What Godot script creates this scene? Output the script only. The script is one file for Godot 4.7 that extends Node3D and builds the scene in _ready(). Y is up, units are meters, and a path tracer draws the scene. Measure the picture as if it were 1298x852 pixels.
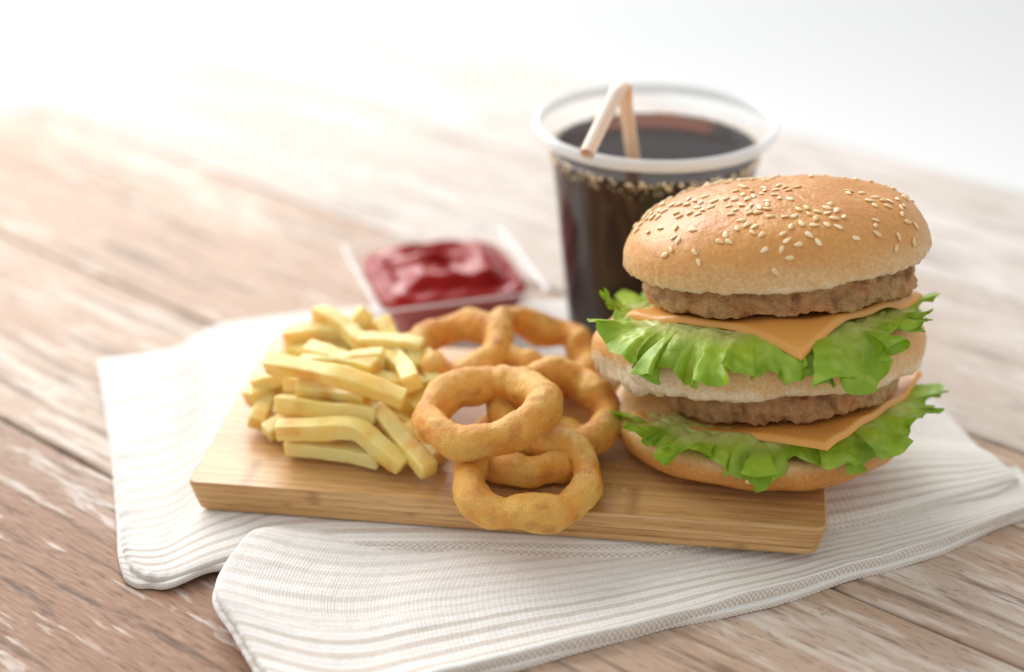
extends Node3D
# A burger, chips and onion rings on a small bamboo board, with a cola and a tub of ketchup, on a worn plank table.

var noise := FastNoiseLite.new()
var cells := FastNoiseLite.new()
var taken := {}
var rng := RandomNumberGenerator.new()
var fry_n := 0

# ---------------------------------------------------------------- naming
func numbered(called: String) -> String:
	var k: int = taken.get(called, -1) + 1
	taken[called] = k
	return called if k == 0 else "%s_%03d" % [called, k]

func tag(o: Node, label: String, category: String, group := "") -> Node:
	o.set_meta("label", label)
	o.set_meta("category", category)
	if group != "":
		o.set_meta("group", group)
	return o

func base(called: String, at := Vector3.ZERO, turn := Basis.IDENTITY) -> Node3D:
	var o := Node3D.new()
	o.name = numbered(called)
	add_child(o, true)
	o.transform = Transform3D(turn, at)
	return o

func part(called: String, mesh: Mesh, m: Material, parent: Node, t := Transform3D.IDENTITY) -> MeshInstance3D:
	var o := MeshInstance3D.new()
	o.name = numbered(called) if parent == self else called
	o.mesh = mesh
	o.material_override = m
	o.transform = t
	parent.add_child(o, true)
	return o

# ---------------------------------------------------------------- noise
func n3(p: Vector3, f: float, off := 0.0) -> float:
	return noise.get_noise_3d(p.x * f + off, p.y * f + off * 1.7, p.z * f - off)

func fbm(p: Vector3, f: float, off := 0.0) -> float:
	return n3(p, f, off) * 0.6 + n3(p, f * 2.1, off + 5.0) * 0.3 + n3(p, f * 4.3, off + 9.0) * 0.15

func cell(p: Vector3, f: float, off := 0.0) -> float:
	return cells.get_noise_3d(p.x * f + off, p.y * f, p.z * f - off)

func ss(a: float, b: float, x: float) -> float:
	return smoothstep(a, b, x)

# ---------------------------------------------------------------- meshes
# Grid of points (nu+1)*(nv+1); wrap joins the last column/row to the first. disp(p, n, i, j) moves points along the normal; col(p, i, j) gives linear vertex colours.
func grid(nu: int, nv: int, f: Callable, wrap_u: bool, wrap_v: bool, disp = null, col = null, uvf = null) -> ArrayMesh:
	var w := nu + 1
	var pts := PackedVector3Array()
	pts.resize(w * (nv + 1))
	for j in nv + 1:
		for i in w:
			pts[j * w + i] = f.call(float(i) / nu, float(j) / nv)
	if wrap_u:
		for j in nv + 1:
			pts[j * w + nu] = pts[j * w]
	if wrap_v:
		for i in w:
			pts[nv * w + i] = pts[i]
	var flip := signed_volume(pts, nu, nv) < 0.0
	var nrm := normals(pts, nu, nv, wrap_u, wrap_v, flip)
	if disp != null:
		var moved := pts.duplicate()
		for j in nv + 1:
			for i in w:
				var k := j * w + i
				var d: float = disp.call(pts[k], nrm[k], i, j)
				moved[k] = pts[k] + nrm[k] * d
		if wrap_u:
			for j in nv + 1:
				moved[j * w + nu] = moved[j * w]
		if wrap_v:
			for i in w:
				moved[nv * w + i] = moved[i]
		pts = moved
		nrm = normals(pts, nu, nv, wrap_u, wrap_v, flip)
	var uv := PackedVector2Array()
	uv.resize(pts.size())
	var cols := PackedColorArray()
	if col != null:
		cols.resize(pts.size())
	for j in nv + 1:
		for i in w:
			var k := j * w + i
			uv[k] = uvf.call(pts[k], i, j) if uvf != null else Vector2(float(i) / nu, float(j) / nv)
			if col != null:
				cols[k] = col.call(pts[k], i, j)
	var idx := PackedInt32Array()
	idx.resize(nu * nv * 6)
	var q := 0
	for j in nv:
		for i in nu:
			var a := j * w + i
			var b := a + 1
			var c := a + w
			var d := c + 1
			if flip:
				idx[q] = a; idx[q + 1] = c; idx[q + 2] = b; idx[q + 3] = b; idx[q + 4] = c; idx[q + 5] = d
			else:
				idx[q] = a; idx[q + 1] = b; idx[q + 2] = c; idx[q + 3] = b; idx[q + 4] = d; idx[q + 5] = c
			q += 6
	var arr := []
	arr.resize(Mesh.ARRAY_MAX)
	arr[Mesh.ARRAY_VERTEX] = pts
	arr[Mesh.ARRAY_NORMAL] = nrm
	arr[Mesh.ARRAY_TEX_UV] = uv
	if col != null:
		arr[Mesh.ARRAY_COLOR] = cols
	arr[Mesh.ARRAY_INDEX] = idx
	var m := ArrayMesh.new()
	m.add_surface_from_arrays(Mesh.PRIMITIVE_TRIANGLES, arr)
	return m

func signed_volume(p: PackedVector3Array, nu: int, nv: int) -> float:
	var w := nu + 1
	var c := Vector3.ZERO
	for x in p:
		c += x
	c /= p.size()
	var v := 0.0
	for j in nv:
		for i in nu:
			var a := p[j * w + i] - c
			var b := p[j * w + i + 1] - c
			var d := p[(j + 1) * w + i] - c
			var e := p[(j + 1) * w + i + 1] - c
			v += a.dot(d.cross(b)) + b.dot(d.cross(e))
	return v

func normals(p: PackedVector3Array, nu: int, nv: int, wu: bool, wv: bool, flip: bool) -> PackedVector3Array:
	var w := nu + 1
	var n := PackedVector3Array()
	n.resize(p.size())
	for j in nv:
		for i in nu:
			var a := j * w + i
			var b := a + 1
			var c := a + w
			var d := c + 1
			var x := (p[d] - p[a]).cross(p[b] - p[c])
			if flip:
				x = -x
			n[a] += x; n[b] += x; n[c] += x; n[d] += x
	if wu:
		for j in nv + 1:
			var s := n[j * w] + n[j * w + nu]
			n[j * w] = s
			n[j * w + nu] = s
	if wv:
		for i in w:
			var s := n[i] + n[nv * w + i]
			n[i] = s
			n[nv * w + i] = s
	for j in [0, nv]:
		if p[j * w].distance_to(p[j * w + nu / 2]) < 1e-7:
			var s := Vector3.ZERO
			for i in w:
				s += n[j * w + i]
			for i in w:
				n[j * w + i] = s
	for k in n.size():
		n[k] = n[k].normalized() if n[k].length_squared() > 1e-24 else Vector3.UP
	return n

# a smooth curve through points (Catmull-Rom), t in 0..1
func curve2(pts: Array, t: float) -> Vector2:
	var n := pts.size() - 1
	var x := clampf(t, 0.0, 1.0) * n
	var k := mini(int(x), n - 1)
	var p0: Vector2 = pts[maxi(k - 1, 0)]
	var p1: Vector2 = pts[k]
	var p2: Vector2 = pts[k + 1]
	var p3: Vector2 = pts[mini(k + 2, n)]
	return p1.cubic_interpolate(p2, p0, p3, x - k)

func curve3(pts: Array, t: float) -> Vector3:
	var n := pts.size() - 1
	var x := clampf(t, 0.0, 1.0) * n
	var k := mini(int(x), n - 1)
	var p0: Vector3 = pts[maxi(k - 1, 0)]
	var p1: Vector3 = pts[k]
	var p2: Vector3 = pts[k + 1]
	var p3: Vector3 = pts[mini(k + 2, n)]
	return p1.cubic_interpolate(p2, p0, p3, x - k)

# value from a list of numbers spread evenly round a circle
func ring_value(list: Array, turn: float) -> float:
	var n := list.size()
	var x := fposmod(turn, 1.0) * n
	var k := int(x) % n
	return cubic_interpolate(list[k], list[(k + 1) % n], list[(k + n - 1) % n], list[(k + 2) % n], x - floorf(x))

# arc-length resampling of a smooth 2D profile
func profile(pts: Array, count: int) -> PackedVector2Array:
	var dense := PackedVector2Array()
	for k in 401:
		dense.append(curve2(pts, k / 400.0))
	var length := PackedFloat32Array([0.0])
	for k in range(1, 401):
		length.append(length[k - 1] + dense[k].distance_to(dense[k - 1]))
	var out := PackedVector2Array()
	var at := 0
	for k in count + 1:
		var want := length[400] * k / count
		while at < 399 and length[at + 1] < want:
			at += 1
		var span := maxf(length[at + 1] - length[at], 1e-9)
		out.append(dense[at].lerp(dense[at + 1], clampf((want - length[at]) / span, 0.0, 1.0)))
	return out

func lathe(pts: Array, nu: int, nv: int, disp = null, col = null, wobble := 0.0, off := 0.0, deep := 1.0) -> ArrayMesh:
	var pr := profile(pts, nv)
	var f := func(u: float, v: float) -> Vector3:
		var q := pr[roundi(v * nv)]
		var a := TAU * u
		var r := maxf(q.x, 0.0) * (1.0 + wobble * noise.get_noise_3d(cos(a) * 1.3 + off, sin(a) * 1.3, off))
		return Vector3(r * cos(a), q.y, r * sin(a) * deep)
	return grid(nu, nv, f, true, false, disp, col)

# a tube along a path; square < 1 makes a rounded square section; ends are domed
func sweep(path: Array, rx: float, ry: float, power: float, nseg: int, nlen: int, up: Vector3, end_round: float, disp = null, col = null) -> ArrayMesh:
	var total := 0.0
	for k in 40:
		total += curve3(path, k / 40.0).distance_to(curve3(path, (k + 1) / 40.0))
	var er := end_round / total
	var ts := PackedFloat32Array()
	var sc := PackedFloat32Array()
	for s in [0.0, 0.35, 0.7, 0.9, 1.0]:
		ts.append(er * (1.0 - sqrt(1.0 - s * s)))
		sc.append(0.0 if s == 0.0 else lerpf(s, 1.0, 0.25))
	for k in range(1, nlen):
		ts.append(lerpf(er, 1.0 - er, float(k) / nlen))
		sc.append(1.0)
	for s in [1.0, 0.9, 0.7, 0.35, 0.0]:
		ts.append(1.0 - er * (1.0 - sqrt(1.0 - s * s)))
		sc.append(0.0 if s == 0.0 else lerpf(s, 1.0, 0.25))
	var nv := ts.size() - 1
	var f := func(u: float, v: float) -> Vector3:
		var k := roundi(v * nv)
		var t := ts[k]
		var p := curve3(path, t)
		var dir := (curve3(path, minf(t + 0.03, 1.0)) - curve3(path, maxf(t - 0.03, 0.0))).normalized()
		var side := dir.cross(up).normalized()
		var top := side.cross(dir)
		var c := cos(TAU * u)
		var s := sin(TAU * u)
		var x := signf(c) * pow(absf(c), power) * rx * sc[k]
		var y := signf(s) * pow(absf(s), power) * ry * sc[k]
		return p + side * x + top * y
	return grid(nseg, nv, f, true, false, disp, col)

func edges(n: int, fine: float) -> PackedFloat32Array:
	var a := PackedFloat32Array()
	for s in [0.0, 0.03, 0.12, 0.3, 0.6]:
		a.append(s * fine)
	for k in n + 1:
		a.append(lerpf(fine, 1.0 - fine, float(k) / n))
	for s in [0.6, 0.3, 0.12, 0.03, 0.0]:
		a.append(1.0 - s * fine)
	return a

# A closed sheet with rounded edges. mid(u, v) is its lower face, thick its depth; fu, fv are the rounded margins in u and v.
func sheet(nu: int, nv: int, fu: float, fv: float, low: Callable, thick: float, uvf = null, lift = null) -> ArrayMesh:
	var us := edges(nu, fu)
	var vs := edges(nv, fv)
	var mu := us.size() - 1
	var mv := vs.size() - 1
	var f := func(u: float, v: float) -> Vector3:
		var i := roundi(u * mu)
		var k := roundi(v * (2 * mv))
		var top := k <= mv
		var j := k if top else 2 * mv - k
		var p: Vector3 = low.call(us[i], vs[j])
		if top:
			var eu := clampf(minf(us[i], 1.0 - us[i]) / fu, 0.0, 1.0)
			var ev := clampf(minf(vs[j], 1.0 - vs[j]) / fv, 0.0, 1.0)
			var h := sqrt(1.0 - pow(1.0 - eu, 2.0)) * sqrt(1.0 - pow(1.0 - ev, 2.0))
			var extra: float = lift.call(us[i], vs[j]) if lift != null else 0.0
			p.y += (thick + extra) * h
		return p
	var fuv = null
	if uvf != null:
		fuv = func(p: Vector3, i: int, k: int) -> Vector2:
			var j := k if k <= mv else 2 * mv - k
			return uvf.call(us[i], vs[j], p)
	return grid(mu, 2 * mv, f, false, true, null, null, fuv)

# rounded-rectangle loft: rows of (half width, half depth, y, corner radius)
func loft(rows: Array, seg: int, cap_low: bool, cap_top: bool, shift := Vector2.ZERO, inner = null) -> ArrayMesh:
	var all := rows.duplicate()
	if cap_low:
		all.push_front(rows[0])
		all.push_front([0.0, 0.0, rows[0][2], 0.0])
	if cap_top:
		all.push_back(rows[-1])
		all.push_back([0.0, 0.0, rows[-1][2], 0.0])
	var n := all.size() - 1
	var nu := seg * 4 + 4
	var f := func(u: float, v: float) -> Vector3:
		var r: Array = all[roundi(v * n)]
		var i := roundi(u * nu) % nu
		var c := i / (seg + 1)
		var a := (c + float(i % (seg + 1)) / seg) * PI / 2.0
		var cx: float = (r[0] - r[3]) * (1.0 if c == 0 or c == 3 else -1.0)
		var cz: float = (r[1] - r[3]) * (1.0 if c < 2 else -1.0)
		return Vector3(cx + r[3] * cos(a), r[2], cz + r[3] * sin(a))
	return grid(nu, n, f, true, false)

# ---------------------------------------------------------------- materials and textures
func srgb(r: float, g: float, b: float) -> Color:
	return Color(r / 255.0, g / 255.0, b / 255.0)

func lin(r: float, g: float, b: float) -> Color:
	return srgb(r, g, b).srgb_to_linear()

func mat(c: Color, rough := 0.6, vertex := false) -> StandardMaterial3D:
	var m := StandardMaterial3D.new()
	m.albedo_color = Color.WHITE if vertex else c
	m.vertex_color_use_as_albedo = vertex
	m.roughness = rough
	return m

func tex(im: Image) -> ImageTexture:
	return ImageTexture.create_from_image(im)

func noise_bytes(w: int, h: int, sx: int, sy: int, freq: float, sd: int, octaves := 4, kind := FastNoiseLite.TYPE_SIMPLEX_SMOOTH) -> PackedByteArray:
	var f := FastNoiseLite.new()
	f.seed = sd
	f.noise_type = kind
	f.frequency = freq
	f.fractal_octaves = octaves
	var im := f.get_image(maxi(w / sx, 4), maxi(h / sy, 4), false, false, true)
	if sx > 1 or sy > 1:
		im.resize(w, h, Image.INTERPOLATE_CUBIC)
	im.convert(Image.FORMAT_L8)
	return im.get_data()

func seamless(size: int, freq: float, sd: int, octaves: int, kind := FastNoiseLite.TYPE_SIMPLEX_SMOOTH, invert := false) -> Image:
	var f := FastNoiseLite.new()
	f.seed = sd
	f.noise_type = kind
	f.frequency = freq
	f.fractal_octaves = octaves
	var im := f.get_seamless_image(size, size, invert, false, 0.15, true)
	im.convert(Image.FORMAT_L8)
	return im

# grey noise turned into a multiplying tint between two colours
func tint_tex(im: Image, a: Color, b: Color) -> ImageTexture:
	var d := im.get_data()
	var out := PackedByteArray()
	out.resize(d.size() * 3)
	for k in d.size():
		var c := a.lerp(b, d[k] / 255.0)
		out[k * 3] = int(c.r * 255.0)
		out[k * 3 + 1] = int(c.g * 255.0)
		out[k * 3 + 2] = int(c.b * 255.0)
	return tex(Image.create_from_data(im.get_width(), im.get_height(), false, Image.FORMAT_RGB8, out))

func bump(m: StandardMaterial3D, t: Texture2D, cm: float, tile: float) -> void:
	m.heightmap_enabled = true
	m.heightmap_texture = t
	m.heightmap_scale = cm
	m.uv1_triplanar = true
	m.uv1_scale = Vector3.ONE / tile

func plank_material(sd: int, brown: Color, pale: Color, paint_bias: float, crisp := 26.0) -> StandardMaterial3D:
	var w := 2048
	var h := 320
	var broad := noise_bytes(w, h, 8, 2, 0.011, sd, 4)
	var streak := noise_bytes(w, h, 14, 1, 0.045, sd + 1, 5)
	var fine := noise_bytes(w, h, 6, 1, 0.2, sd + 2, 4)
	var split := noise_bytes(w, h, 12, 1, 0.03, sd + 6, 4)
	var chips := noise_bytes(w, h, 6, 1, 0.05, sd + 3, 6)
	var fleck := noise_bytes(w, h, 4, 1, 0.12, sd + 4, 3)
	var rgb := PackedByteArray()
	rgb.resize(w * h * 3)
	var hgt := PackedByteArray()
	hgt.resize(w * h)
	var dark := brown.darkened(0.52 if crisp > 20.0 else 0.34)
	var light := brown.lerp(pale, 0.45)
	for k in w * h:
		var b := broad[k] / 255.0
		var s := streak[k] / 255.0
		var f := fine[k] / 255.0
		var c := brown.lerp(light, clampf((b - 0.35) * 1.8, 0.0, 1.0))
		c = c.lerp(dark, clampf((0.36 - s) * 3.0, 0.0, 0.7))
		c = c.lerp(light, clampf((f - 0.56) * 1.6, 0.0, 0.5))
		c = c.lerp(dark, clampf((0.32 - f) * 3.0, 0.0, 0.45))
		var m := clampf(((chips[k] / 255.0) * 0.55 + b * 0.25 + s * 0.2 - 0.585 + paint_bias) * crisp, 0.0, 1.0)
		m *= 0.55 + 0.45 * clampf((fleck[k] / 255.0 - 0.3) * 3.0, 0.0, 1.0)
		c = c.lerp(pale, m * 0.74)
		var crack := clampf(1.0 - absf(split[k] - 128.0) / 3.0, 0.0, 1.0) * clampf((b - 0.45) * 6.0, 0.0, 1.0)
		c = c.lerp(dark.darkened(0.4), crack * 0.35)
		rgb[k * 3] = int(clampf(c.r, 0.0, 1.0) * 255.0)
		rgb[k * 3 + 1] = int(clampf(c.g, 0.0, 1.0) * 255.0)
		rgb[k * 3 + 2] = int(clampf(c.b, 0.0, 1.0) * 255.0)
		hgt[k] = int(clampf(f * 0.45 + s * 0.25 + m * 0.3 - crack * 0.3, 0.0, 1.0) * 255.0)
	var mt := StandardMaterial3D.new()
	mt.albedo_texture = tex(Image.create_from_data(w, h, false, Image.FORMAT_RGB8, rgb))
	mt.heightmap_enabled = true
	mt.heightmap_texture = tex(Image.create_from_data(w, h, false, Image.FORMAT_L8, hgt))
	mt.heightmap_scale = 0.05
	mt.roughness = 0.52
	mt.metallic_specular = 0.26
	return mt

func bamboo_material(sd: int, shade: float) -> StandardMaterial3D:
	var w := 1024
	var h := 512
	var fib := noise_bytes(w, h, 32, 1, 0.09, sd, 4)
	var fine := noise_bytes(w, h, 24, 1, 0.3, sd + 1, 3)
	var slow := noise_bytes(w, h, 16, 8, 0.03, sd + 2, 3)
	var rgb := PackedByteArray()
	rgb.resize(w * h * 3)
	var hgt := PackedByteArray()
	hgt.resize(w * h)
	var a := srgb(196, 146, 88)
	var b := srgb(232, 190, 132)
	var d := srgb(128, 84, 44)
	for y in h:
		var strip := y / 86
		var tone := 0.12 * sin(strip * 2.7 + sd)
		for x in w:
			var k := y * w + x
			var f := fib[k] / 255.0
			var c := a.lerp(b, clampf(f * 1.1 - 0.1 + tone + (slow[k] / 255.0 - 0.5) * 0.5, 0.0, 1.0))
			c = c.lerp(d, clampf((0.36 - fine[k] / 255.0) * 1.9, 0.0, 0.45))
			if y % 86 < 2:
				c = c.lerp(d, 0.35)
			c = c * shade
			rgb[k * 3] = int(clampf(c.r, 0.0, 1.0) * 255.0)
			rgb[k * 3 + 1] = int(clampf(c.g, 0.0, 1.0) * 255.0)
			rgb[k * 3 + 2] = int(clampf(c.b, 0.0, 1.0) * 255.0)
			hgt[k] = int(clampf(f * 0.5 + fine[k] / 510.0, 0.0, 1.0) * 255.0)
	# the dark nodes of the cane: short smudges across a strip
	rng.seed = 40 + sd
	var im := Image.create_from_data(w, h, false, Image.FORMAT_RGB8, rgb)
	for spot in 9:
		var cx := rng.randi_range(20, w - 20)
		var cy := rng.randi_range(0, 5) * 86 + 43
		for y in range(maxi(cy - 40, 0), mini(cy + 40, h)):
			for x in range(cx - 14, cx + 15):
				var s := clampf(1.0 - absf(x - cx) / 14.0, 0.0, 1.0) * (0.25 + 0.75 * fine[(y * w + (x * 7) % w)] / 255.0)
				im.set_pixel(x, y, im.get_pixel(x, y).lerp(d, s * 0.6))
	var mt := StandardMaterial3D.new()
	mt.albedo_texture = tex(im)
	mt.uv1_triplanar = true
	mt.uv1_triplanar_sharpness = 8.0
	mt.uv1_scale = Vector3(1.0 / 0.205, 1.0 / 0.104, 1.0 / 0.104)
	mt.uv1_offset = Vector3(0.5, 0.13, 0.5)
	mt.heightmap_enabled = true
	mt.heightmap_texture = tex(Image.create_from_data(w, h, false, Image.FORMAT_L8, hgt))
	mt.heightmap_scale = 0.012
	mt.roughness = 0.38
	return mt

# linen: taupe stripes along u on white, with a woven relief; one tile is 52 mm across the stripes
func linen_material() -> StandardMaterial3D:
	var w := 1024
	var rgb := PackedByteArray()
	rgb.resize(w * w * 3)
	var hgt := PackedByteArray()
	hgt.resize(w * w)
	var slub := noise_bytes(w, w, 8, 1, 0.12, 77, 3)
	var slub2 := noise_bytes(w, w, 1, 8, 0.12, 78, 3)
	var crease := noise_bytes(w, w, 2, 2, 0.012, 79, 5)
	var white := srgb(248, 245, 240)
	var taupe := srgb(188, 170, 150)
	for y in w:
		var v := fposmod(y / 1024.0 * 24.0, 1.0)
		var band := ss(0.04, 0.12, v) * (1.0 - ss(0.44, 0.52, v))
		var thin := ss(0.68, 0.73, v) * (1.0 - ss(0.77, 0.82, v)) * 0.35
		var strong := 1.35 if y < 190 else 0.62
		for x in w:
			var k := y * w + x
			var over := ((x / 12) + (y / 4)) % 2
			var warp := sin((x % 24) / 24.0 * TAU) * 0.5 + 0.5
			var weft := sin((y % 6) / 6.0 * TAU) * 0.5 + 0.5
			var hh := lerpf(warp, weft, 0.5) * 0.3 + (slub[k] + slub2[k]) / 2040.0 + crease[k] / 900.0
			var t: float = strong * (band + thin) * (0.5 if over == 1 else 0.14)
			var c := white.lerp(taupe, clampf(t, 0.0, 1.0))
			var g := 0.94 + 0.06 * (slub[k] / 255.0)
			rgb[k * 3] = int(c.r * g * 255.0)
			rgb[k * 3 + 1] = int(c.g * g * 255.0)
			rgb[k * 3 + 2] = int(c.b * g * 255.0)
			hgt[k] = int(clampf(hh, 0.0, 1.0) * 255.0)
	var mt := StandardMaterial3D.new()
	mt.albedo_texture = tex(Image.create_from_data(w, w, false, Image.FORMAT_RGB8, rgb))
	mt.heightmap_enabled = true
	mt.heightmap_texture = tex(Image.create_from_data(w, w, false, Image.FORMAT_L8, hgt))
	mt.heightmap_scale = 0.045
	mt.roughness = 0.95
	mt.metallic_specular = 0.25
	return mt

# ---------------------------------------------------------------- the scene
func _ready():
	# camera
	var cam := Camera3D.new()
	cam.name = "camera"
	add_child(cam)
	cam.fov = 21.45
	cam.near = 0.02
	cam.far = 60.0
	cam.position = Vector3(0, 0.30, 0.6151)
	cam.rotation_degrees = Vector3(-26.0, 0, 0)
	var at := CameraAttributesPhysical.new()
	at.frustum_focus_distance = 0.526
	at.frustum_focal_length = 63.4
	at.exposure_aperture = 4.5
	cam.attributes = at
	cam.current = true
	# surroundings and exposure
	var we := WorldEnvironment.new()
	we.name = "world_environment"
	var env := Environment.new()
	env.background_mode = Environment.BG_COLOR
	env.background_color = Color(1.0, 1.0, 1.0)
	env.background_energy_multiplier = 0.64
	env.tonemap_mode = Environment.TONE_MAPPER_LINEAR
	env.tonemap_exposure = 1.16
	env.sdfgi_enabled = true
	env.ssao_enabled = true
	env.ssil_enabled = true
	we.environment = env
	add_child(we)
	# the big soft lamp at the far left, like the window that lights the table from behind
	var key := AreaLight3D.new()
	key.name = "window_light"
	key.area_size = Vector2(2.4, 1.5)
	key.light_energy = 5.9
	key.light_color = Color(1.0, 0.99, 0.98)
	key.area_range = 12.0
	key.shadow_enabled = true
	add_child(key)
	key.look_at_from_position(Vector3(-1.0, 1.0, -1.4), Vector3(0, 0, 0.05))

	# the bright room behind the table
	var back := AreaLight3D.new()
	back.name = "room_light"
	back.area_size = Vector2(2.0, 1.5)
	back.light_energy = 6.5
	back.area_range = 14.0
	back.shadow_enabled = true
	add_child(back)
	back.position = Vector3(-1.2, 1.6, -4.2)
	back.rotation_degrees = Vector3(-90, 0, 0)

	noise.seed = 3
	noise.frequency = 1.0
	noise.fractal_type = FastNoiseLite.FRACTAL_NONE
	cells.seed = 8
	cells.noise_type = FastNoiseLite.TYPE_CELLULAR
	cells.frequency = 1.0
	cells.fractal_type = FastNoiseLite.FRACTAL_NONE

	build_floor()
	build_table()
	build_napkin()
	build_board()
	build_cup()
	build_ketchup()
	build_burger()
	build_rings()
	build_fries()
	build_crumbs()

func build_floor() -> void:
	var fm := PlaneMesh.new()
	fm.size = Vector2(30, 30)
	var o := part("floor", fm, mat(srgb(219, 221, 220), 0.8), self, Transform3D(Basis.IDENTITY, Vector3(0, -0.76, -6)))
	o.set_meta("kind", "structure")

func build_table() -> void:
	var t := base("table", Vector3(-0.1054, 0, -0.4436), Basis(Vector3.UP, deg_to_rad(-40.5)))
	tag(t, "worn plank table with flaking white paint under the whole meal", "table")
	var bounds := [0.0, 0.113, 0.225, 0.3365, 0.436, 0.527, 0.63, 0.74, 0.85]
	var mats := [
		plank_material(11, srgb(206, 195, 186), srgb(226, 221, 216), 0.07, 8.0),
		plank_material(23, srgb(198, 184, 172), srgb(222, 215, 208), 0.05, 9.0),
		plank_material(37, srgb(186, 158, 136), srgb(222, 211, 200), 0.04, 12.0),
		plank_material(51, srgb(152, 116, 92), srgb(214, 207, 200), 0.02),
		plank_material(67, srgb(152, 114, 90), srgb(212, 205, 198), 0.01),
	]
	var pick := [0, 1, 2, 2, 3, 4, 3, 1]
	var length := 1.35
	for k in 8:
		var w: float = bounds[k + 1] - bounds[k] - 0.0012
		var sec := [Vector2(0, -0.022), Vector2(0, -0.0012), Vector2(0.0004, -0.0003), Vector2(0.0014, 0), Vector2(w * 0.25, 0), Vector2(w * 0.5, 0), Vector2(w * 0.75, 0), Vector2(w - 0.0014, 0), Vector2(w - 0.0004, -0.0003), Vector2(w, -0.0012), Vector2(w, -0.022), Vector2(0, -0.022)]
		var xs := [0.0, 0.0, 0.0006, 0.002, length * 0.3, length * 0.6, length - 0.002, length, length]
		var f := func(u: float, v: float) -> Vector3:
			var i := roundi(u * 8)
			var q: Vector2 = sec[roundi(v * 11)]
			if i == 0 or i == 8:
				return Vector3(xs[i], -0.011, w / 2.0)
			var y := q.y
			if i == 1 and y == 0.0:
				y = -0.0012
			return Vector3(xs[i], y, q.x)
		var flip_u: bool = k in [3, 6]
		var uvf := func(p: Vector3, _i: int, _j: int) -> Vector2:
			return Vector2((0.97 - p.x / 0.78) if flip_u else p.x / 0.78 + 0.01, (p.z + 0.002) / 0.116 + p.y * 2.0)
		part("plank", grid(8, 11, f, false, true, null, null, uvf), mats[pick[k]], t, Transform3D(Basis.IDENTITY, Vector3(0, 0, bounds[k] + 0.0006)))
	var sub := BoxMesh.new()
	sub.size = Vector3(1.3, 0.02, 0.8)
	part("under_board", sub, mat(srgb(70, 52, 40), 0.9), t, Transform3D(Basis.IDENTITY, Vector3(0.68, -0.033, 0.43)))

# ---------------------------------------------------------------- napkin
func coons(front: Array, back: Array, left: Array, right: Array, u: float, v: float) -> Vector2:
	var f := curve2(front, u)
	var b := curve2(back, u)
	var l := curve2(left, v)
	var r := curve2(right, v)
	var p00: Vector2 = front[0]
	var p10: Vector2 = front[-1]
	var p01: Vector2 = back[0]
	var p11: Vector2 = back[-1]
	return f * (1 - v) + b * v + l * (1 - u) + r * u - (p00 * (1 - u) * (1 - v) + p10 * u * (1 - v) + p01 * (1 - u) * v + p11 * u * v)

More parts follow.
